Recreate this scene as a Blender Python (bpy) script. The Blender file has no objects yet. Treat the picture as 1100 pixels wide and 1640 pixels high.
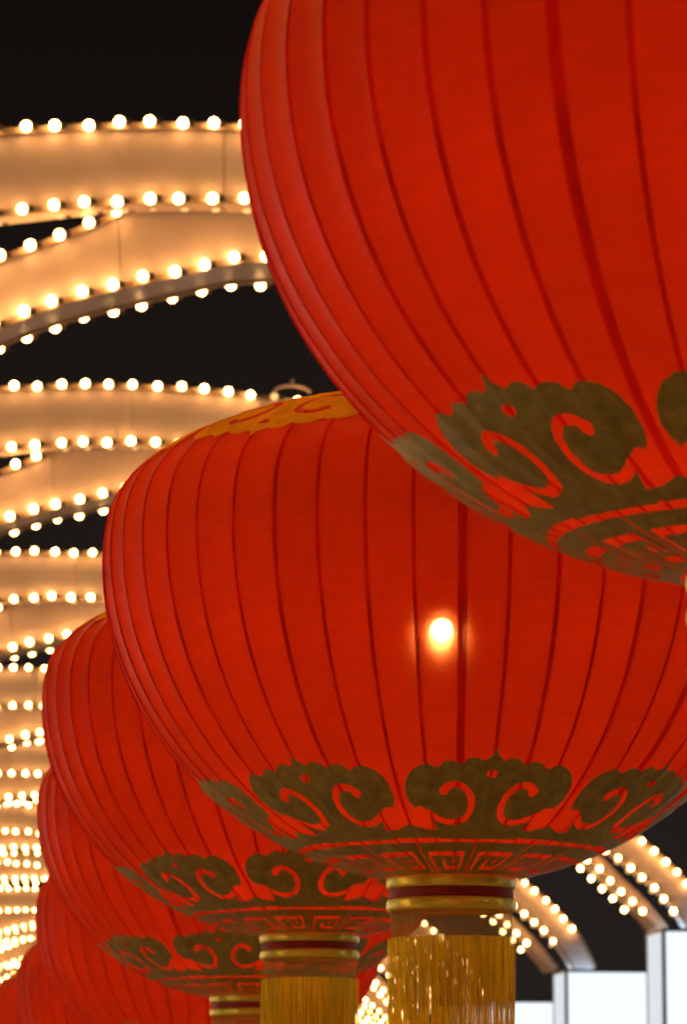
import bpy, math, random
import numpy as np
from mathutils import Vector, Matrix
R = math.radians
random.seed(7)
rng = np.random.default_rng(11)

# ------------------------------------------------------------------ camera, sky, exposure
EYE = 1.7                                   # eye height above the street
scene = bpy.context.scene
col = scene.collection
cam_data = bpy.data.cameras.new('camera')
cam = bpy.data.objects.new('camera', cam_data)
col.objects.link(cam)
scene.camera = cam
cam_data.sensor_fit = 'HORIZONTAL'
cam_data.sensor_width = 24.0
cam_data.lens = 134.6
cam_data.clip_start = 0.1
cam_data.clip_end = 2000.0
cam.location = (0, 0, EYE)
cam.rotation_euler = (R(90 + 9.802), 0, R(-7.254))
cam_data.dof.use_dof = True
cam_data.dof.focus_distance = 8.4
cam_data.dof.aperture_fstop = 10.0
cam_data.dof.aperture_blades = 0

world = bpy.data.worlds.new('World')
scene.world = world
world.use_nodes = True
nt = world.node_tree
nt.nodes.clear()
wo = nt.nodes.new('ShaderNodeOutputWorld')
bg = nt.nodes.new('ShaderNodeBackground')
geo = nt.nodes.new('ShaderNodeTexCoord')
sep = nt.nodes.new('ShaderNodeSeparateXYZ')
ramp = nt.nodes.new('ShaderNodeValToRGB')     # night sky: town glow at the horizon fading upward, same all round
ramp.color_ramp.elements[0].position = 0.0
ramp.color_ramp.elements[0].color = (0.019, 0.0145, 0.0135, 1)
ramp.color_ramp.elements[1].position = 0.36
ramp.color_ramp.elements[1].color = (0.0022, 0.0017, 0.0012, 1)
e = ramp.color_ramp.elements.new(0.20)
e.color = (0.0115, 0.0078, 0.0060, 1)
nt.links.new(geo.outputs['Generated'], sep.inputs[0])
nt.links.new(sep.outputs['Z'], ramp.inputs['Fac'])
nt.links.new(ramp.outputs['Color'], bg.inputs['Color'])
bg.inputs['Strength'].default_value = 1.0
nt.links.new(bg.outputs[0], wo.inputs['Surface'])

vs = scene.view_settings
vs.view_transform = 'Standard'
vs.look = 'None'
vs.exposure = 0.0
vs.gamma = 1.0
vs.use_curve_mapping = False
cy = scene.cycles
cy.use_denoising = True
cy.max_bounces = 8
cy.transparent_max_bounces = 24
cy.transmission_bounces = 6
cy.sample_clamp_indirect = 6.0
cy.filter_width = 1.9
cy.caustics_reflective = False
cy.caustics_refractive = False

# ------------------------------------------------------------------ materials
def new_mat(name):
    m = bpy.data.materials.new(name)
    m.use_nodes = True
    m.node_tree.nodes.clear()
    out = m.node_tree.nodes.new('ShaderNodeOutputMaterial')
    return m, m.node_tree, out

def N(t, kind, **kw):
    n = t.nodes.new(kind)
    for k, v in kw.items():
        if k in n.inputs.keys():
            n.inputs[k].default_value = v
        else:
            setattr(n, k, v)
    return n

def principled(name, colr, rough=0.5, metal=0.0, noise=0.0, nscale=8.0, bump=0.0, bscale=60.0, spec=0.5):
    m, t, out = new_mat(name)
    b = N(t, 'ShaderNodeBsdfPrincipled', Roughness=rough, Metallic=metal)
    b.inputs['Base Color'].default_value = (*colr, 1)
    b.inputs['Specular IOR Level'].default_value = spec
    tc = N(t, 'ShaderNodeTexCoord')
    if noise:
        nz = N(t, 'ShaderNodeTexNoise', Scale=nscale, Detail=5.0)
        mr = N(t, 'ShaderNodeMapRange')
        mr.inputs['To Min'].default_value = 1 - noise
        mr.inputs['To Max'].default_value = 1 + noise
        mx = N(t, 'ShaderNodeMix', data_type='RGBA', blend_type='MULTIPLY')
        mx.inputs['Factor'].default_value = 1
        mx.inputs['A'].default_value = (*colr, 1)
        for s in mx.inputs:
            if s.type == 'RGBA' and s.name == 'A':
                s.default_value = (*colr, 1)
        cb = N(t, 'ShaderNodeCombineColor')
        t.links.new(tc.outputs['Object'], nz.inputs['Vector'])
        t.links.new(nz.outputs['Fac'], mr.inputs['Value'])
        for c in ('Red', 'Green', 'Blue'):
            t.links.new(mr.outputs['Result'], cb.inputs[c])
        bs = [s for s in mx.inputs if s.type == 'RGBA' and s.name == 'B'][0]
        t.links.new(cb.outputs[0], bs)
        res = [s for s in mx.outputs if s.type == 'RGBA'][0]
        t.links.new(res, b.inputs['Base Color'])
    if bump:
        nb = N(t, 'ShaderNodeTexNoise', Scale=bscale, Detail=4.0)
        bp = N(t, 'ShaderNodeBump', Strength=bump, Distance=0.01)
        t.links.new(tc.outputs['Object'], nb.inputs['Vector'])
        t.links.new(nb.outputs['Fac'], bp.inputs['Height'])
        t.links.new(bp.outputs[0], b.inputs['Normal'])
    t.links.new(b.outputs[0], out.inputs['Surface'])
    return m

def emission(name, colr, strength):
    m, t, out = new_mat(name)
    em = N(t, 'ShaderNodeEmission', Strength=strength)
    em.inputs['Color'].default_value = (*colr, 1)
    t.links.new(em.outputs[0], out.inputs['Surface'])
    return m

def bulb_material(strength):
    m, t, out = new_mat('bulb_glass')
    oi = N(t, 'ShaderNodeObjectInfo')                 # no two bulbs burn quite alike
    mr = N(t, 'ShaderNodeMapRange')
    mr.inputs['To Min'].default_value = strength * 0.75
    mr.inputs['To Max'].default_value = strength * 1.3
    em = N(t, 'ShaderNodeEmission')
    em.inputs['Color'].default_value = (1.0, 0.52, 0.17, 1)
    t.links.new(oi.outputs['Random'], mr.inputs['Value'])
    t.links.new(mr.outputs[0], em.inputs['Strength'])
    t.links.new(em.outputs[0], out.inputs['Surface'])
    return m

def cloth_material():
    m, t, out = new_mat('red_cloth')
    tc = N(t, 'ShaderNodeTexCoord')
    oi = N(t, 'ShaderNodeObjectInfo')
    nz = N(t, 'ShaderNodeTexNoise', Scale=3.2, Detail=8.0, Roughness=0.62)
    t.links.new(tc.outputs['Object'], nz.inputs['Vector'])
    sep_ = N(t, 'ShaderNodeSeparateXYZ')
    mp = N(t, 'ShaderNodeMapping')
    mp.inputs['Scale'].default_value = (9, 9, 150)          # fine horizontal weave of the cloth
    wv = N(t, 'ShaderNodeTexNoise', Scale=1.0, Detail=3.0)
    t.links.new(tc.outputs['Object'], mp.inputs['Vector'])
    t.links.new(mp.outputs[0], wv.inputs['Vector'])
    # tone = 0.9 + 0.2*noise + weave + panel-to-panel difference
    a1 = N(t, 'ShaderNodeMath', operation='MULTIPLY_ADD')
    a1.inputs[1].default_value = 0.80; a1.inputs[2].default_value = 0.47
    t.links.new(nz.outputs['Fac'], a1.inputs[0])
    a2 = N(t, 'ShaderNodeMath', operation='MULTIPLY_ADD')
    a2.inputs[1].default_value = 0.24
    t.links.new(wv.outputs['Fac'], a2.inputs[0]); t.links.new(a1.outputs[0], a2.inputs[2])
    a3 = N(t, 'ShaderNodeMath', operation='MULTIPLY_ADD')
    a3.inputs[1].default_value = 0.14
    t.links.new(oi.outputs['Random'], a3.inputs[0]); t.links.new(a2.outputs[0], a3.inputs[2])
    hsv = N(t, 'ShaderNodeHueSaturation')
    hsv.inputs['Color'].default_value = (0.70, 0.035, 0.004, 1)
    t.links.new(a3.outputs[0], hsv.inputs['Value'])
    bp = N(t, 'ShaderNodeBump', Strength=0.12, Distance=0.004)
    t.links.new(wv.outputs['Fac'], bp.inputs['Height'])
    df = N(t, 'ShaderNodeBsdfDiffuse'); tr = N(t, 'ShaderNodeBsdfTranslucent')
    gl = N(t, 'ShaderNodeBsdfGlossy', Roughness=0.36)
    gl.inputs['Color'].default_value = (0.36, 0.30, 0.29, 1)
    for n in (df, tr):
        t.links.new(hsv.outputs[0], n.inputs['Color'])
    for n in (df, gl):
        t.links.new(bp.outputs[0], n.inputs['Normal'])
    m1 = N(t, 'ShaderNodeMixShader'); m1.inputs[0].default_value = 0.55
    t.links.new(df.outputs[0], m1.inputs[1]); t.links.new(tr.outputs[0], m1.inputs[2])
    # a narrow forward-scattered lobe: the lamp glows through the weave
    rf = N(t, 'ShaderNodeBsdfRefraction', Roughness=0.75, IOR=1.07)
    rf.inputs['Color'].default_value = (1.0, 0.22, 0.05, 1)
    m2 = N(t, 'ShaderNodeMixShader'); m2.inputs[0].default_value = 0.019
    t.links.new(m1.outputs[0], m2.inputs[1]); t.links.new(rf.outputs[0], m2.inputs[2])
    rf2 = N(t, 'ShaderNodeBsdfRefraction', Roughness=0.55, IOR=1.07)
    rf2.inputs['Color'].default_value = (1.0, 0.55, 0.22, 1)
    m2b = N(t, 'ShaderNodeMixShader'); m2b.inputs[0].default_value = 0.012
    t.links.new(m2.outputs[0], m2b.inputs[1]); t.links.new(rf2.outputs[0], m2b.inputs[2])
    # pores between the threads
    tp = N(t, 'ShaderNodeBsdfTransparent')
    tp.inputs['Color'].default_value = (1.0, 0.75, 0.45, 1)
    m3 = N(t, 'ShaderNodeMixShader'); m3.inputs[0].default_value = 0.012
    t.links.new(m2b.outputs[0], m3.inputs[1]); t.links.new(tp.outputs[0], m3.inputs[2])
    fr = N(t, 'ShaderNodeFresnel', IOR=1.15)
    m4 = N(t, 'ShaderNodeMixShader')
    t.links.new(fr.outputs[0], m4.inputs[0])
    t.links.new(m3.outputs[0], m4.inputs[1]); t.links.new(gl.outputs[0], m4.inputs[2])
    t.links.new(m4.outputs[0], out.inputs['Surface'])
    return m

def foil_material():
    m, t, out = new_mat('gold_foil')
    tc = N(t, 'ShaderNodeTexCoord')
    nz = N(t, 'ShaderNodeTexNoise', Scale=34.0, Detail=9.0, Roughness=0.78)
    mp = N(t, 'ShaderNodeMapping'); mp.inputs['Scale'].default_value = (1, 1, 0.45)
    t.links.new(tc.outputs['Object'], mp.inputs['Vector']); t.links.new(mp.outputs[0], nz.inputs['Vector'])
    cr = N(t, 'ShaderNodeValToRGB')
    cr.color_ramp.elements[0].position = 0.3; cr.color_ramp.elements[0].color = (0.18, 0.16, 0.034, 1)
    cr.color_ramp.elements[1].position = 0.75; cr.color_ramp.elements[1].color = (0.60, 0.51, 0.125, 1)
    t.links.new(nz.outputs['Fac'], cr.inputs['Fac'])
    bp = N(t, 'ShaderNodeBump', Strength=0.6, Distance=0.008)
    t.links.new(nz.outputs['Fac'], bp.inputs['Height'])
    b = N(t, 'ShaderNodeBsdfPrincipled', Metallic=0.5, Roughness=0.34)
    b.inputs['Coat Weight'].default_value = 0.4
    b.inputs['Coat Roughness'].default_value = 0.16
    t.links.new(bp.outputs[0], b.inputs['Coat Normal'])
    t.links.new(cr.outputs[0], b.inputs['Base Color']); t.links.new(bp.outputs[0], b.inputs['Normal'])
    t.links.new(b.outputs[0], out.inputs['Surface'])
    return m

def lit_foil_material():
    m, t, out = new_mat('lit_gold_foil')                # crown foil: overhead arch glow put into its orange; lets some lamp light through
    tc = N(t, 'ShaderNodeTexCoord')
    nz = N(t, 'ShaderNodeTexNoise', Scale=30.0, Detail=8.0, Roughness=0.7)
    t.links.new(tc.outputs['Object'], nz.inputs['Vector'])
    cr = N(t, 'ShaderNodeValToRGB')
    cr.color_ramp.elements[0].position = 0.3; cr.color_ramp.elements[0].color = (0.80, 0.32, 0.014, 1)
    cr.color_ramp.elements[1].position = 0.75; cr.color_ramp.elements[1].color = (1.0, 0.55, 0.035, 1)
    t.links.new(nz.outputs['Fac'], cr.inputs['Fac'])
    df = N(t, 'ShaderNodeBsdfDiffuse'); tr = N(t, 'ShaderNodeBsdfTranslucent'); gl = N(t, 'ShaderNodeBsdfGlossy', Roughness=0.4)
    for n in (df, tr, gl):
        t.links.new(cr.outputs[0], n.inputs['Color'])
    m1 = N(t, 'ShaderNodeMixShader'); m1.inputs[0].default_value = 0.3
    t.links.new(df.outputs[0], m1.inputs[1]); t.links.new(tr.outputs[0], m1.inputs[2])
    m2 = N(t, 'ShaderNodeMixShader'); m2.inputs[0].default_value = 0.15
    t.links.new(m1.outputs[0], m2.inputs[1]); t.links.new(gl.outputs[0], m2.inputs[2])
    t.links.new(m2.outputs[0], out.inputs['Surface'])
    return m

def see_through(name, colr, alpha, rough=0.35, metal=0.0, stripes=None, transl=0.5, gloss=0.22):
    """thin cloth / tinsel: diffuse + translucent + some gloss, partly open"""
    m, t, out = new_mat(name)
    tc = N(t, 'ShaderNodeTexCoord')
    nz = N(t, 'ShaderNodeTexNoise', Scale=1.0, Detail=3.0)
    mp = N(t, 'ShaderNodeMapping'); mp.inputs['Scale'].default_value = stripes or (40, 40, 6)
    t.links.new(tc.outputs['Object'], mp.inputs['Vector']); t.links.new(mp.outputs[0], nz.inputs['Vector'])
    hsv = N(t, 'ShaderNodeHueSaturation'); hsv.inputs['Color'].default_value = (*colr, 1)
    mr = N(t, 'ShaderNodeMapRange')
    mr.inputs['From Min'].default_value = 0.25; mr.inputs['From Max'].default_value = 0.75
    mr.inputs['To Min'].default_value = 0.75; mr.inputs['To Max'].default_value = 1.5
    t.links.new(nz.outputs['Fac'], mr.inputs['Value']); t.links.new(mr.outputs[0], hsv.inputs['Value'])
    df = N(t, 'ShaderNodeBsdfDiffuse'); tr = N(t, 'ShaderNodeBsdfTranslucent')
    gl = N(t, 'ShaderNodeBsdfGlossy', Roughness=rough)
    for n in (df, tr, gl):
        t.links.new(hsv.outputs[0], n.inputs['Color'])
    m1 = N(t, 'ShaderNodeMixShader'); m1.inputs[0].default_value = transl
    t.links.new(df.outputs[0], m1.inputs[1]); t.links.new(tr.outputs[0], m1.inputs[2])
    m2 = N(t, 'ShaderNodeMixShader'); m2.inputs[0].default_value = gloss
    t.links.new(m1.outputs[0], m2.inputs[1]); t.links.new(gl.outputs[0], m2.inputs[2])
    tp = N(t, 'ShaderNodeBsdfTransparent')
    m3 = N(t, 'ShaderNodeMixShader'); m3.inputs[0].default_value = alpha
    t.links.new(tp.outputs[0], m3.inputs[1]); t.links.new(m2.outputs[0], m3.inputs[2])
    t.links.new(m3.outputs[0], out.inputs['Surface'])
    return m

M = {
    'cloth': cloth_material(),
    'rib': see_through('rib_binding', (0.80, 0.035, 0.016), 0.86, rough=0.5, stripes=(5, 5, 5), transl=0.7, gloss=0.03),
    'foil': foil_material(),
    'print': lit_foil_material(),  # crown foil with the overhead arch glow in its colour, not a print
    'gold': principled('gold_band', (1.0, 0.84, 0.09), 0.33, 0.45, noise=0.3, nscale=9, bump=0.35, bscale=24),
    'band_red': principled('collar_red', (0.34, 0.012, 0.012), 0.6),
    'gauze': see_through('gauze', (0.36, 0.24, 0.06), 0.42, stripes=(90, 90, 20)),
    'tinsel': see_through('tinsel', (1.0, 0.76, 0.035), 0.82, stripes=(120, 120, 1.5), transl=0.6, gloss=0.10),
    'wire': principled('wire', (0.05, 0.045, 0.04), 0.5, 0.6),
    'lamp': emission('lantern_lamp', (1.0, 0.74, 0.40), 450.0),
    'bulb': bulb_material(36.0),
    'dim_bulb': emission('dim_bulb_glass', (1.0, 0.5, 0.16), 1.6),
    'panel': principled('ribbon_paint', (0.52, 0.385, 0.30), 0.5, noise=0.22, nscale=2.6, bump=0.05, bscale=12),
    'rail': principled('rail_paint', (0.34, 0.22, 0.12), 0.5, noise=0.2, nscale=6),
    'socket': principled('socket', (0.05, 0.03, 0.02), 0.5),
    'box_glow': emission('box_face', (0.87, 0.94, 1.0), 1.12),
    'box_side': emission('box_side', (0.88, 0.92, 0.96), 0.86),
    'box_top': emission('box_top', (0.42, 0.66, 1.0), 5.0),
    'box_frame': principled('box_frame', (0.045, 0.045, 0.05), 0.4, 0.3),
    'paving': principled('granite_paving', (0.36, 0.34, 0.30), 0.8, noise=0.25, nscale=3, bump=0.3, bscale=80),
    'post': principled('post_paint', (0.08, 0.08, 0.085), 0.5, 0.4),
}

# ------------------------------------------------------------------ mesh helpers
def make_mesh(name, verts, faces, mat, smooth=False):
    me = bpy.data.meshes.new(name)
    me.from_pydata([tuple(map(float, v)) for v in verts], [], [tuple(map(int, f)) for f in faces])
    me.update()
    if smooth:
        me.polygons.foreach_set('use_smooth', [True] * len(me.polygons))
    me.materials.append(mat)
    return me

def link(name, data, parent=None, loc=(0, 0, 0), rotz=0.0):
    o = bpy.data.objects.new(name, data)
    col.objects.link(o)
    o.location = loc
    o.rotation_euler = (0, 0, rotz)
    if parent:
        o.parent = parent
    return o

def thing(name, loc, label, cat, group=None, rotz=0.0):
    o = link(name, None, None, loc, rotz)
    o.empty_display_size = 0.2
    o['label'] = label
    o['category'] = cat
    if group:
        o['group'] = group
    return o

class MB:
    def __init__(self):
        self.v, self.f = [], []
    def add(self, verts, faces):
        n = len(self.v)
        self.v += [tuple(p) for p in verts]
        self.f += [tuple(i + n for i in f) for f in faces]
    def box(self, a, b):
        (x0, y0, z0), (x1, y1, z1) = a, b
        self.add([(x0, y0, z0), (x1, y0, z0), (x1, y1, z0), (x0, y1, z0), (x0, y0, z1), (x1, y0, z1), (x1, y1, z1), (x0, y1, z1)],
                 [(0, 3, 2, 1), (4, 5, 6, 7), (0, 1, 5, 4), (1, 2, 6, 5), (2, 3, 7, 6), (3, 0, 4, 7)])
    def tube(self, pts, rad, n=6, caps=True):
        pts = [Vector(p) for p in pts]
        rings = []
        for i, p in enumerate(pts):
            d = (pts[min(i + 1, len(pts) - 1)] - pts[max(i - 1, 0)]).normalized()
            u = d.cross(Vector((0, 0, 1)))
            if u.length < 1e-3:
                u = d.cross(Vector((0, 1, 0)))
            u.normalize(); w = d.cross(u)
            r_ = rad[i] if isinstance(rad, (list, tuple)) else rad
            rings.append([p + (u * math.cos(2 * math.pi * k / n) + w * math.sin(2 * math.pi * k / n)) * r_ for k in range(n)])
        vv = [q for r_ in rings for q in r_]
        ff = []
        for i in range(len(rings) - 1):
            for k in range(n):
                ff.append((i * n + k, i * n + (k + 1) % n, (i + 1) * n + (k + 1) % n, (i + 1) * n + k))
        if caps:
            ff.append(tuple(range(n - 1, -1, -1)))
            ff.append(tuple((len(rings) - 1) * n + k for k in range(n)))
        self.add(vv, ff)
    def lathe(self, prof, n=64):
        vv = [(r_ * math.cos(2 * math.pi * k / n), r_ * math.sin(2 * math.pi * k / n), z) for r_, z in prof for k in range(n)]
        ff = [(i * n + k, i * n + (k + 1) % n, (i + 1) * n + (k + 1) % n, (i + 1) * n + k) for i in range(len(prof) - 1) for k in range(n)]
        self.add(vv, ff)
    def mesh(self, name, mat, smooth=False):
        return make_mesh(name, self.v, self.f, mat, smooth)

def sphere_data(rad, nu, nv, c=(0, 0, 0)):
    v = [(c[0], c[1], c[2] + rad)]
    for j in range(1, nv):
        a = math.pi * j / nv
        for k in range(nu):
            b = 2 * math.pi * k / nu
            v.append((c[0] + rad * math.sin(a) * math.cos(b), c[1] + rad * math.sin(a) * math.sin(b), c[2] + rad * math.cos(a)))
    v.append((c[0], c[1], c[2] - rad))
    f = [(0, 1 + k, 1 + (k + 1) % nu) for k in range(nu)]
    for j in range(nv - 2):
        o = 1 + j * nu
        f += [(o + k, o + nu + k, o + nu + (k + 1) % nu, o + (k + 1) % nu) for k in range(nu)]
    o = 1 + (nv - 2) * nu
    f += [(len(v) - 1, o + (k + 1) % nu, o + k) for k in range(nu)]
    return v, f

# ------------------------------------------------------------------ ground
g = MB()
g.add([(-900, -300, 0), (900, -300, 0), (900, 1500, 0), (-900, 1500, 0)], [(0, 1, 2, 3)])
ground = link('ground', g.mesh('ground', M['paving']))
ground['kind'] = 'structure'

# ------------------------------------------------------------------ light arches
# outline of the two ribbons, metres right of the line of sight down the street / metres above the eye
UP = [((-8.6, 4.0), (-7.7, 4.0)), ((-7.3, 5.6), (-6.6, 5.2)), ((-5, 6.85), (-4.5, 6.3)), ((-2.5, 7.6), (-2.2, 7.0)),
      ((0, 8.02), (0, 7.3)), ((1.25, 8.16), (1.25, 7.5)), ((2, 8.22), (2, 7.6)), ((2.75, 8.24), (2.75, 7.64)),
      ((3.5, 8.22), (3.5, 7.63)), ((4.2, 8.16), (4.2, 7.58)), ((6, 7.9), (6, 7.3)), ((8, 7.45), (7.9, 6.9)),
      ((10, 6.93), (9.8, 6.43)), ((11.5, 6.38), (11.2, 5.95)), ((12.65, 5.68), (12.28, 5.37)), ((13.04, 5.36), (12.67, 5.07)),
      ((13.37, 5.05), (13.08, 4.73)), ((13.75, 4.6), (13.38, 4.36)), ((14.0, 4.05), (13.6, 4.0))]
LO = [((-5, -1.7), (-4.4, -1.7)), ((-4.6, 1.5), (-4.0, 1.4)), ((-3.4, 4.2), (-2.8, 3.7)), ((-1.7, 5.9), (-1.3, 5.1)),
      ((0, 6.75), (0.1, 6.2)), ((1.07, 7.2), (1.13, 6.68)), ((1.54, 7.39), (1.59, 6.87)), ((1.9, 7.55), (1.95, 6.98)), ((2.2, 7.70), (2.2, 7.05)),
      ((2.5, 7.76), (2.5, 7.12)), ((3.1, 7.78), (3.03, 7.25)), ((4.2, 7.74), (4.2, 7.28)), ((6, 7.48), (6, 6.98)),
      ((8, 7.08), (7.9, 6.5)), ((9.85, 6.30), (9.75, 6.04)), ((11.12, 5.80), (11.02, 5.66)), ((12.07, 5.37), (11.98, 5.27)),
      ((12.48, 5.00), (12.4, 4.90)), ((12.9, 4.60), (12.82, 4.50)), ((13.34, 4.07), (13.25, 4.0))]

def smooth_pairs(pairs, per=6):
    P = np.array([[*a, *b] for a, b in pairs], float)
    out = []
    for i in range(len(P) - 1):
        p0, p1, p2, p3 = P[max(i - 1, 0)], P[i], P[i + 1], P[min(i + 2, len(P) - 1)]
        d1 = np.linalg.norm(p2 - p1)
        m1 = (p2 - p0) / max(np.linalg.norm(p2 - p1) + np.linalg.norm(p1 - p0), 1e-6) * d1
        m2 = (p3 - p1) / max(np.linalg.norm(p3 - p2) + np.linalg.norm(p2 - p1), 1e-6) * d1
        for s in np.arange(per) / per:
            out.append((2 * s**3 - 3 * s**2 + 1) * p1 + (s**3 - 2 * s**2 + s) * m1 + (-2 * s**3 + 3 * s**2) * p2 + (s**3 - s**2) * m2)
    out.append(P[-1])
    return np.array(out)

XC = 2.7
def ribbon(pairs, y0, y1):
    """split a ribbon into panels with 8 mm open joints; returns panel meshes and its edge curves"""
    S = smooth_pairs(pairs)
    S = S + np.array([-XC, EYE, -XC, EYE])
    mid = (S[:, :2] + S[:, 2:]) / 2
    L = np.concatenate([[0], np.cumsum(np.linalg.norm(np.diff(mid, axis=0), axis=1))])
    n = max(1, int(L[-1] // 1.95))
    cuts = np.linspace(0, L[-1], n + 1)
    meshes = []
    for a, b in zip(cuts[:-1], cuts[1:]):
        ls = np.linspace(a + 0.004, b - 0.004, 9)
        T = np.stack([np.interp(ls, L, S[:, k]) for k in range(4)], 1)
        v, f = [], []
        for tx, tz, bx, bz in T:
            v += [(tx, y0, tz), (bx, y0, bz), (bx, y1, bz), (tx, y1, tz)]
        for i in range(len(T) - 1):
            for k in range(4):
                f.append((i * 4 + k, i * 4 + (k + 1) % 4, (i + 1) * 4 + (k + 1) % 4, (i + 1) * 4 + k))
        f += [(3, 2, 1, 0), tuple(len(v) - 4 + k for k in range(4))]
        meshes.append(make_mesh('ribbon_panel', v, f, M['panel']))
    return meshes, S[:, :2], S[:, 2:]

def along(curve, step, phase=0.0):
    L = np.concatenate([[0], np.cumsum(np.linalg.norm(np.diff(curve, axis=0), axis=1))])
    s = np.arange(step * (0.5 + phase), L[-1], step)
    return np.stack([np.interp(s, L, curve[:, 0]), np.interp(s, L, curve[:, 1])], 1)

def rail_mesh(curve, y0, y1, h):
    v, f = [], []
    d = np.gradient(curve, axis=0)
    d /= np.linalg.norm(d, axis=1)[:, None]
    nrm = np.stack([-d[:, 1], d[:, 0]], 1)
    for p, q in zip(curve, nrm):
        a, b = p + q * h / 2, p - q * h / 2
        v += [(a[0], y0, a[1]), (b[0], y0, b[1]), (b[0], y1, b[1]), (a[0], y1, a[1])]
    for i in range(len(curve) - 1):
        for k in range(4):
            f.append((i * 4 + k, i * 4 + (k + 1) % 4, (i + 1) * 4 + (k + 1) % 4, (i + 1) * 4 + k))
    f += [(3, 2, 1, 0), tuple(len(v) - 4 + k for k in range(4))]
    return make_mesh('bulb_rail', v, f, M['rail'])

UD, LY0, LY1 = 0.36, 0.40, 1.12
up_panels, up_top, up_bot = ribbon(UP, 0.0, UD)
lo_panels, lo_top, lo_bot = ribbon(LO, LY0, LY1)
GAP = 0.045
rails = [rail_mesh(up_top, -0.045, -0.003, 0.05), rail_mesh(up_bot, -0.045, -0.003, 0.05),
         rail_mesh(lo_top, LY0 - 0.045, LY0 - 0.003, 0.05), rail_mesh(lo_bot, LY0 - 0.045, LY0 - 0.003, 0.05),
         rail_mesh(lo_bot, LY1 + 0.003, LY1 + 0.045, 0.05)]
BR = 0.041
SP = 0.25
def rows(jit):
    out = []
    for curve, y, dz, ph in ((up_top, -0.082, 0.01, 0.0), (up_bot, -0.082, 0.0, 0.2), (lo_top, LY0 - 0.082, 0.0, 0.4),
                             (lo_bot, LY0 - 0.082, 0.01, 0.1), (lo_bot, LY1 + 0.085, -0.025, 0.35), (up_bot, 0.28, 0.018, 0.45)):
        out.append([(p[0] + random.gauss(0, .008), y, p[1] + dz + random.gauss(0, .008)) for p in along(curve, SP, ph + jit)])
    return out

bv, bf = sphere_data(BR, 12, 8)
bulb_near = make_mesh('bulb', bv, bf, M['bulb'], True)
bv, bf = sphere_data(BR, 8, 5)
bulb_far = make_mesh('bulb', bv, bf, M['bulb'], True)
bulb_dim = bulb_near.copy(); bulb_dim.materials.clear(); bulb_dim.materials.append(M['dim_bulb'])
sk = MB(); sk.tube([(0.026, 0.006, 0.004), (0.085, 0.022, 0.008)], [0.024, 0.032], 8)
socket_mesh = sk.mesh('socket', M['socket'])
TET, MID = sphere_data(BR, 5, 3), sphere_data(BR * 1.03, 8, 5)

arch_specs = [  # distance, shift across, shift up, windows in metres across the street seen beside the lanterns, label
    (29.7, 0.0, 0.03, [(0.6, 3.35)], 'nearest light arch with the largest bulbs, left of the cropped front lantern'),
    (39.8, 0.0, -0.02, [(1.0, 5.4)], 'second light arch, its top line of bulbs just above the middle lantern'),
    (50.2, 0.0, -0.13, [(1.4, 3.9)], 'third light arch back, low behind the left side of the middle lantern'),
    (61.8, 0.0, -0.16, [(1.9, 3.9), (9.8, 15)], 'fourth light arch, coming down at right onto the largest white light box'),
    (72.8, 0.10, -0.12, [(2.4, 4.3), (9.8, 15)], 'fifth light arch, ending at right on the middle white light box beside the fringe'),
    (85.0, 0.0, -0.13, [(2.9, 5.0), (9.8, 15)], 'sixth light arch, showing through the gold fringe of the middle lantern'),
    (95.5, 0.5, 0.0, [(2.6, 5.2), (9.8, 15)], 'seventh light arch, glimpsed between the fringes of two lanterns'),
    (111.0, 2.2, -0.1, [(1.5, 4.2), (9.8, 15)], 'eighth light arch far down the street, tight rows of bulbs left of the fourth lantern'),
    (124.0, 3.6, -0.1, [(0.6, 3.3), (9.8, 15)], 'ninth light arch far down the street, dense bulbs left of the fifth lantern'),
    (137.0, 4.8, -0.1, [(0.0, 2.6), (9.8, 15)], 'tenth light arch far down the street, just above the sixth lantern at left'),
    (150.0, 5.6, -0.1, [(-0.3, 2.2), (9.8, 15)], 'farthest light arch, lowest rows of tiny bulbs at the left edge'),
]
ARCH_GROUP = 'bulb-lit arches spanning the street'
for Yn, where in ((19.4, 'high above the fifth and sixth lanterns'), (9.0, 'high above the middle lantern'),
                  (-1.6, 'just behind the viewer'), (-12.0, 'farther behind the viewer')):
    arch_specs.append((Yn, 0.0, 0.05, [], 'light arch of the row standing ' + where))
for k, (Y, dx, dz, wins, label) in enumerate(arch_specs):
    root = thing('light_arch', (XC + dx, Y, dz), label, 'light arch', ARCH_GROUP)
    for me in up_panels + lo_panels:
        link('ribbon_panel', me, root)
    for me in rails:
        link('bulb_rail', me, root)
    rest = MB()
    jit = (k * 0.37) % 0.5
    for ri, row in enumerate(rows(jit)):
        for (x, y, z) in row:
            X = x + XC
            if X > 8 and ri == 2:
                continue
            if X > 8 and k < 5 and z - EYE < (4.75 if ri == 0 else 4.38):
                continue                                         # the ends above the light boxes carry no bulbs
            if any(a <= X <= b for a, b in wins):
                dead = ri == 5 or random.random() < 0.014                    # a weak bulb here and there
                b = link('bulb', bulb_dim if dead else bulb_near if k < 5 else bulb_far, root, (x - GAP, y, z))
                if k < 5:
                    link('socket', socket_mesh, b)
            elif ri < 5:
                S_ = MID if Y < 25 else TET
                rest.add([(p[0] + x, p[1] + y, p[2] + z) for p in S_[0]], S_[1])
    s = link('bulb_row', rest.mesh('bulb_row', M['bulb']), root)
    s['kind'] = 'stuff'
    if k == 1:
        br = MB()
        br.tube([(1.81 + 0.19 * math.cos(a) , -0.06, 8.22 + EYE + 0.07 * math.sin(a)) for a in np.linspace(0, math.pi, 12)], 0.018, 6)
        br.tube([(1.81, -0.06, 8.27 + EYE), (1.81, -0.06, 8.36 + EYE)], 0.02, 6)
        link('bracket', br.mesh('bracket', M['panel']), root)

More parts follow.
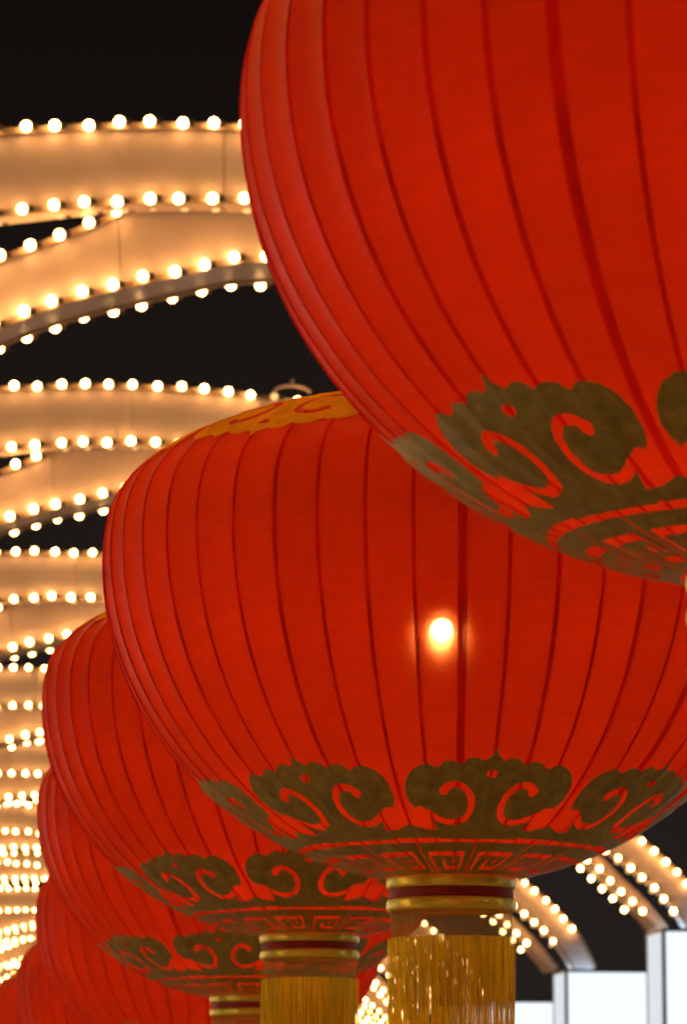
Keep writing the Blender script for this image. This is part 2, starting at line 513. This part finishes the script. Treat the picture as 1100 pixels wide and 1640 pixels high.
# ------------------------------------------------------------------ white light boxes under the right feet of the arches
def box_meshes(W, D, H):
    fr = MB(); e = 0.06
    for x in (0, W - e):
        for y in (0, D - e):
            fr.box((x, y, 0), (x + e, y + e, H))
    for z in (0.0, H - e):
        fr.box((e, 0, z), (W - e, e, z + e)); fr.box((e, D - e, z), (W - e, D, z + e))
        fr.box((0, e, z), (e, D - e, z + e)); fr.box((W - e, e, z), (W, D - e, z + e))
    frm = fr.mesh('frame', M['box_frame'])
    def pan(a, b, name):
        m_ = MB(); m_.box(a, b)
        return m_.mesh(name, M[{'side_panel': 'box_side', 'top_panel': 'box_top'}.get(name, 'box_glow')])
    i = 0.015
    return frm, [pan((e, i, e), (W - e, i + .02, H - e), 'front_panel'), pan((i, e, e), (i + .02, D - e, H - e), 'side_panel'),
                 pan((W - i - .02, e, e), (W - i, D - e, H - e), 'side_panel'), pan((e, D - i - .02, e), (W - e, D - i, H - e), 'back_panel'),
                 pan((e, e, H - i - .02), (W - e, D - e, H - i), 'top_panel')]
BOXG = 'white light boxes along the right side'
box_specs = [(61.5, 13.03, 5.68, 'largest white light box with black frame at the right edge'),
                         (72.4, 13.45, 5.59, 'middle white light box with narrow side panel, under the descending bulbs'),
                         (84.6, 13.3, 5.56, 'smallest white light box in view, partly behind the gold fringe'),
                         (95.2, 13.5, 5.4, 'white light box mostly hidden, seen through the gold fringe')]
for side, X, Ys in (('right', 13.1, (8.7, 19.1, 29.4, 39.5, 49.9)), ('left', -11.0, (8.7, 19.1, 29.4, 39.5, 49.9))):
    for Yn, which in zip(Ys, ('arch over the middle lantern', 'arch over the fifth lantern', 'nearest arch in the picture', 'second arch in the picture', 'third arch in the picture')):
        box_specs.append((Yn, X, 5.65, f'white light box under the {side} foot of the {which}'))
box_kinds = {H_: box_meshes(3.2, 1.3, H_) for H_ in sorted({b_[2] for b_ in box_specs})}
for (Y, X, H, label) in box_specs:
    frm, pans = box_kinds[H]
    root = thing('light_box', (X, Y, 0), label, 'light box', BOXG)
    link('frame', frm, root)
    for p in pans:
        link(p.name.split('.')[0], p, root)

# ------------------------------------------------------------------ lantern
A = 0.80                                     # radius of a lantern
CT, CB = 0.487, 0.918                          # upper and lower half heights / radius
NR = 48
STEP = 2 * math.pi / NR
RT, RB = 0.20, 0.18
TH_T, TH_B = math.acos(RT), -math.acos(RB)
CTI = 0.42
def half_height(th):                         # flat crown passing smoothly into the deeper lower half
    return CB + (CTI - CB) * (0.5 + 0.5 * math.tanh((th - 0.18) / 0.16))
_t = np.linspace(TH_B, TH_T, 1201)
_dz = np.array([half_height(t) * math.cos(t) for t in _t])
_z = np.concatenate([[0], np.cumsum((_dz[1:] + _dz[:-1]) / 2 * np.diff(_t))])
_z -= np.interp(0, _t, _z)
_z = np.where(_z > 0, _z * (CT * math.sin(TH_T) / _z[-1]), _z * (CB * math.sin(TH_B) / _z[0]))
def prof(th):                                # th > 0 upper half, th < 0 lower half
    return A * math.cos(th), A * float(np.interp(th, _t, _z))
BASE = A * 1.47                              # height of the equator above the fringe ends
def surf(phi, th, off=0.0):
    r_, z = prof(th)
    u = ((phi / STEP + 0.5) % 1.0 - 0.5) * 2          # 0 on a rib ... rib sits at phi = 0 mod STEP
    s = 1 - 0.0105 * (1 - abs(1 - abs(u)) ** 2)        # cloth sags a little between the ribs
    c = half_height(th)
    nr, nz_ = c * math.cos(th), math.sin(th)
    l = math.hypot(nr, nz_)
    r2 = r_ * s + off * nr / l
    return (r2 * math.sin(phi), -r2 * math.cos(phi), BASE + z + off * nz_ / l)

ths = np.linspace(TH_T, TH_B, 52)
def gore():
    v, f, nph = [], [], 7
    phs = np.linspace(0, STEP, nph)
    for th in ths:
        for p in phs:
            v.append(surf(p, th))
    for i in range(len(ths) - 1):
        for j in range(nph - 1):
            a = i * nph + j
            f.append((a, a + nph, a + nph + 1, a + 1))
    return make_mesh('cloth_panel', v, f, M['cloth'], True)
gore_mesh = gore()
def rib(hw, proud=0.0014):
    v, f, n = [], [], 8
    for th in ths[1:-1]:
        c = half_height(th)
        l = math.hypot(c * math.cos(th), math.sin(th))
        nr_ = (c * math.cos(th) / l, math.sin(th) / l)
        _, y0, z0 = surf(0, th)
        w = hw * (0.45 + 0.55 * math.cos(th))
        for k in range(n):
            a = math.pi * k / (n - 1)
            o = math.sin(a) * 0.0032 + proud - 0.0032
            v.append((w * math.cos(a), y0 - o * nr_[0], z0 + o * nr_[1]))
    for i in range(len(ths) - 3):
        for k in range(n - 1):
            f.append((i * n + k, i * n + k + 1, (i + 1) * n + k + 1, (i + 1) * n + k))
    return make_mesh('rib', v, f, M['rib'], True)
rib_thin, rib_mid, rib_thick = rib(0.0047), rib(0.0058), rib(0.0100)

# --- gold scroll work, cut from foil: fields are positive where there is foil
def pl_dist(X, Y, pts):
    D = np.full(X.shape, 9.0)
    for (x0, y0), (x1, y1) in zip(pts[:-1], pts[1:]):
        dx, dy = x1 - x0, y1 - y0
        t = np.clip(((X - x0) * dx + (Y - y0) * dy) / (dx * dx + dy * dy + 1e-12), 0, 1)
        D = np.minimum(D, np.hypot(X - x0 - t * dx, Y - y0 - t * dy))
    return D
def poly_sdf(X, Y, pts):
    pts = list(pts)
    D = pl_dist(X, Y, pts + [pts[0]])
    ins = np.zeros(X.shape, bool)
    for (x0, y0), (x1, y1) in zip(pts, pts[1:] + [pts[0]]):
        c = ((y0 > Y) != (y1 > Y)) & (X < (x1 - x0) * (Y - y0) / (y1 - y0 + 1e-12) + x0)
        ins ^= c
    return np.where(ins, D, -D)
def spl(pts, per=6):
    P = np.array(pts, float); out = []
    for i in range(len(P) - 1):
        p0, p1, p2, p3 = P[max(i - 1, 0)], P[i], P[i + 1], P[min(i + 2, len(P) - 1)]
        for s in np.arange(per) / per:
            out.append(tuple(0.5 * (2 * p1 + (p2 - p0) * s + (2 * p0 - 5 * p1 + 4 * p2 - p3) * s**2 + (3 * p1 - p0 - 3 * p2 + p3) * s**3)))
    out.append(tuple(P[-1]))
    return out
def scroll_field(X, Y):
    Xm = np.abs(X)
    # outline of the right half, then mirrored
    half = spl([(0.0, 1.06), (0.035, .985), (.10, .94), (.17, .965), (.25, .955), (.31, .90), (.37, .925), (.46, .93), (.53, .885), (.57, .865),
                (.63, .90), (.73, .89), (.83, .83), (.905, .72), (.925, .58), (.895, .47), (.80, .37), (.72, .31), (.66, .24), (.62, .12)], 4)
    half += [(.62, -.02), (-.02, -.02), (-.02, 1.06)]
    g1 = poly_sdf(Xm, Y, half)
    stroke = spl([(.50, .63), (.43, .675), (.34, .675), (.25, .62), (.195, .52), (.185, .40), (.225, .295), (.32, .235), (.45, .225), (.58, .265), (.70, .335), (.80, .40)], 5)
    w = pl_dist(Xm, Y, stroke) - 0.040
    blob = np.hypot(Xm - .50, Y - .615) - 0.055
    dot = np.hypot((X) / 1.5, Y - .80) - 0.042
    dot2 = np.hypot((Xm - .36) / 1.3, (Y - .80)) - 0.0
    g1 = np.minimum.reduce([g1, w, blob, dot])
    band = np.minimum(Y - 0.0, 0.115 + 0.05 * np.cos(math.pi * X) * 0 + 0.075 * np.exp(-((Xm - 1) / .16) ** 2) - Y)
    return np.maximum(g1, band)
def fret_field(X, Y):
    f = np.minimum(0.965 - np.abs(X), np.minimum(Y - 0.0, 1.0 - Y))
    key = [(-.70, .0), (-.70, .70), (.62, .70), (.62, .24), (-.18, .24), (-.18, .48)]
    w = pl_dist(X, Y, key) - 0.062
    fr2 = pl_dist(X, Y, [(.2, .47), (.3, .47)]) - 0.06
    return np.minimum.reduce([f, w, fr2])

def cut_foil(name, field, ph_half, th_of_y, nx, ny, y0, y1, off, mat='foil'):
    xs = np.linspace(-1, 1, nx + 1); ys = np.linspace(y0, y1, ny + 1)
    XX, YY = np.meshgrid(xs, ys)
    F = field(XX, YY)
    F = F + 0.007 * np.sin(61 * XX + 9 * YY) * np.sin(47 * YY - 23 * XX) + 0.004 * np.sin(131 * XX + 40) * np.sin(117 * YY)   # hand-cut edge
    F = np.where(np.abs(F) < 1e-5, -1e-5, F)
    verts, faces, cache = [], [], {}
    def vert(x, y, key):
        if key not in cache:
            cache[key] = len(verts)
            verts.append(surf(x * ph_half, th_of_y(y), off))
        return cache[key]
    for j in range(ny):
        for i in range(nx):
            cs = [(i, j), (i + 1, j), (i + 1, j + 1), (i, j + 1)]
            val = [F[b, a] for a, b in cs]
            if max(val) <= 0:
                continue
            poly = []
            for k in range(4):
                (a, b), (c, d) = cs[k], cs[(k + 1) % 4]
                va, vb = val[k], val[(k + 1) % 4]
                if va > 0:
                    poly.append(vert(xs[a], ys[b], (a, b)))
                if (va > 0) != (vb > 0):
                    t = va / (va - vb)
                    key = ('e', min((a, b), (c, d)), max((a, b), (c, d)))
                    poly.append(vert(xs[a] + t * (xs[c] - xs[a]), ys[b] + t * (ys[d] - ys[b]), key))
            if len(poly) >= 3:
                faces.append(tuple(poly))
    return make_mesh(name, verts, faces, M[mat], True)

def lin(a, b):
    return lambda y: a + (b - a) * y
B0, B1 = -math.acos(0.445), -math.acos(0.732)           # lower scroll: foot line and crest
T0, T1 = math.acos(0.62), math.acos(0.915)
P8 = math.pi / 8
scroll_low = cut_foil('scroll_motif', scroll_field, P8, lin(B0, B1), 112, 56, -0.02, 1.08, 0.0034)
scroll_top = cut_foil('scroll_motif', scroll_field, P8, lin(T0, T1), 112, 56, -0.02, 1.08, 0.0034, 'print')  # 'print' is the foil with the arch glow in its colour
F0, F1 = -math.acos(0.195), -math.acos(0.42)
fret_low = cut_foil('fret_motif', fret_field, math.pi / 16, lin(F0, F1), 44, 30, 0.0, 1.0, 0.0034)

# --- collar, gauze, fringe
ZN = BASE + prof(TH_B)[1]
def band(name, z0, z1, r0, mat, bulge=0.004, n=72):
    m_ = MB()
    zs = np.linspace(z0, z1, 7)
    pr = [(r0 - 0.007, z0 + 0.001)] + [(r0 + bulge * math.sin(math.pi * i / 6) ** .6 if 0 < i < 6 else r0, z) for i, z in enumerate(zs)] + [(r0 - 0.007, z1 - 0.001)]
    m_.lathe(pr, n)
    return m_.mesh(name, mat, True)
RC = A * 0.181
z = ZN + 0.004
gold_a = band('gold_band', z, z - 0.030, RC, M['gold'], 0.0035)
red_b = band('red_band', z - 0.030, z - 0.054, RC - 0.004, M['band_red'], 0.001)
gold_c = band('gold_band', z - 0.054, z - 0.080, RC, M['gold'], 0.0035)
gz = MB(); gz.lathe([(RC - 0.006, z - 0.078), (RC - 0.008, z - 0.16), (RC - 0.006, z - 0.30)], 72)
gauze = gz.mesh('gauze', M['gauze'], True)
ZF = z - 0.148
def fringe_mesh():
    m_ = MB(); r_ = random.Random(5)
    for ring, (rad, n) in enumerate(((RC - 0.001, 190), (RC - 0.014, 130))):
        for k in range(n):
            a = 2 * math.pi * (k + r_.uniform(-.4, .4)) / n
            w = r_.uniform(.0016, .0030)
            L = ZF - r_.uniform(0.0, 0.014)
            tw = r_.uniform(-.9, .9)
            pts = []
            ph = r_.uniform(0, 6.28); amp = r_.uniform(0.0005, 0.007)
            rr = rad + r_.uniform(-.003, .003)
            nseg = 6
            for s in range(nseg + 1):
                t = s / nseg
                aa = a + amp * math.sin(3 * t + ph) / rad * t * 2
                rr2 = rr * (1 - 0.03 * t) + 0.002 * math.sin(5 * t + ph)
                c = Vector((rr2 * math.sin(aa), -rr2 * math.cos(aa), ZF + 0.006 - t * L))
                tg = Vector((math.cos(aa + tw * t), math.sin(aa + tw * t), 0)) * w
                pts += [c - tg, c + tg]
            m_.add(pts, [(2 * s, 2 * s + 1, 2 * s + 3, 2 * s + 2) for s in range(nseg)])
    return m_.mesh('fringe', M['tinsel'])
fringe = fringe_mesh()
hd = MB(); hd.lathe([(RC - 0.003, ZF + 0.006), (RC - 0.003, ZF - 0.005)], 72)
cp = MB()
zt = BASE + prof(TH_T)[1]
cp.lathe([(0.0, zt + 0.055), (0.03, zt + 0.055), (0.035, zt + 0.03), (RT * A + 0.004, zt + 0.012), (RT * A + 0.006, zt - 0.012), (RT * A - 0.03, zt - 0.012)], 48)
cap_mesh = cp.mesh('top_cap', M['gold'], True)
hg = MB(); hg.tube([(0, 0, zt + 0.05), (0, 0, zt + 0.33)], 0.006, 6)
hanger_mesh = hg.mesh('hanger', M['wire'])
sv, sf = sphere_data(0.027, 16, 10)
lamp_mesh = make_mesh('lamp_bulb', sv, sf, M['lamp'], True)
ls = MB(); ls.tube([(0, 0, BASE - 0.19 * A + 0.05), (0, 0, BASE - 0.19 * A + 0.12)], 0.016, 10); ls.tube([(0, 0, BASE - 0.19 * A + 0.10), (0, 0, zt)], 0.004, 6)
lampholder = ls.mesh('lamp_holder', M['wire'])
LG = 'red lanterns hanging in a row'
lanterns = [  # x, y, height of equator above the eye, turn (deg), flattening, label
    (1.342, 5.422, 1.559, 1.4, 0.962, 'nearest huge red lantern, cut off by the top and right edges of the picture'),
    (1.352, 8.683, 1.393, 9.6, 1.0, 'large red lantern in the middle with a bright lamp glowing through its cloth'),
    (1.352, 11.410, 1.398, 0, 0.955, 'third red lantern, half hidden behind the left side of the middle one'),
    (1.481, 14.427, 1.354, -11.5, 0.955, 'fourth red lantern, behind the third, its short gold collar at bottom centre'),
    (1.621, 17.498, 1.157, 6, 0.97, 'fifth red lantern, only its left side showing beside the fourth'),
    (1.678, 20.651, 1.005, -20, 0.98, 'sixth red lantern low at left, a narrow sliver past the fifth'),
    (1.630, 23.664, 0.965, 10, 0.97, 'farthest red lantern, filling the bottom left corner'),
]
for (x, y, h, turn, fl, label) in lanterns:
    yaw = math.atan2(-x, y)                                   # turn is measured from the side facing the viewer
    root = thing('lantern', (x, y, EYE + h - BASE * fl), label, 'lantern', LG, yaw + R(turn))
    root.scale = (1, 1, fl)
    if y > 9:
        lean = random.Random(int(y * 7))
        root.rotation_euler = (lean.uniform(-.014, .014), lean.uniform(-.014, .014), yaw + R(turn))   # none hangs quite plumb
    rr = random.Random(int(y * 100))
    thick = rr.randrange(NR)
    if abs(y - 8.683) < .01: thick = 47
    if y < 6: thick = 45
    for k in range(NR):
        link('cloth_panel', gore_mesh, root, rotz=k * STEP)
        rm = rib_thick if k == thick or rr.random() < .03 else (rib_mid if rr.random() < .4 else rib_thin)
        link('rib', rm, root, rotz=k * STEP + R(rr.uniform(-.28, .28)))
    for k in range(8):
        link('scroll_motif', scroll_low, root, rotz=k * math.pi / 4)
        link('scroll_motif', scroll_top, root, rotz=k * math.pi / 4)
    for k in range(16):
        link('fret_motif', fret_low, root, rotz=(k + .5) * math.pi / 8)
    link('gold_band', gold_a, root); link('red_band', red_b, root); link('gold_band', gold_c, root)
    link('gauze', gauze, root)
    fo = link('fringe', fringe, root, rotz=rr.uniform(0, 6.28)); fo['kind'] = 'stuff'
    link('top_cap', cap_mesh, root)
    link('hanger', hanger_mesh, root)
    link('lamp_bulb', lamp_mesh, root, (-0.019, 0, BASE - 0.19 * A))
    link('lamp_holder', lampholder, root)

# ------------------------------------------------------------------ the line the lanterns hang from
pts = [(1.34, -1.0, EYE + 1.574 + A * CT + 0.42)]
for (x, y, h, t_, fl, l_) in lanterns:
    pts.append((x, y, EYE + h + (zt + 0.33 - BASE) * fl))
pts.append((1.6, 26.0, pts[-1][2] + 0.05))
cb = MB(); cb.tube(pts, 0.008, 6)
line = thing('support_cable', (1.6, 26.0, 0), 'steel cable on two posts that carries the row of red lanterns', 'cable')
link('cable', make_mesh('cable', [(a - 1.6, b - 26.0, c) for a, b, c in cb.v], cb.f, M['wire']), line)
po = MB(); po.tube([(0, 0, 0), (0, 0, pts[-1][2] + 0.02)], 0.045, 10); link('post', po.mesh('post', M['post']), line)
po = MB(); po.tube([(pts[0][0] - 1.6, pts[0][1] - 26.0, 0), (pts[0][0] - 1.6, pts[0][1] - 26.0, pts[0][2] + 0.02)], 0.045, 10)
link('post', po.mesh('post', M['post']), line)
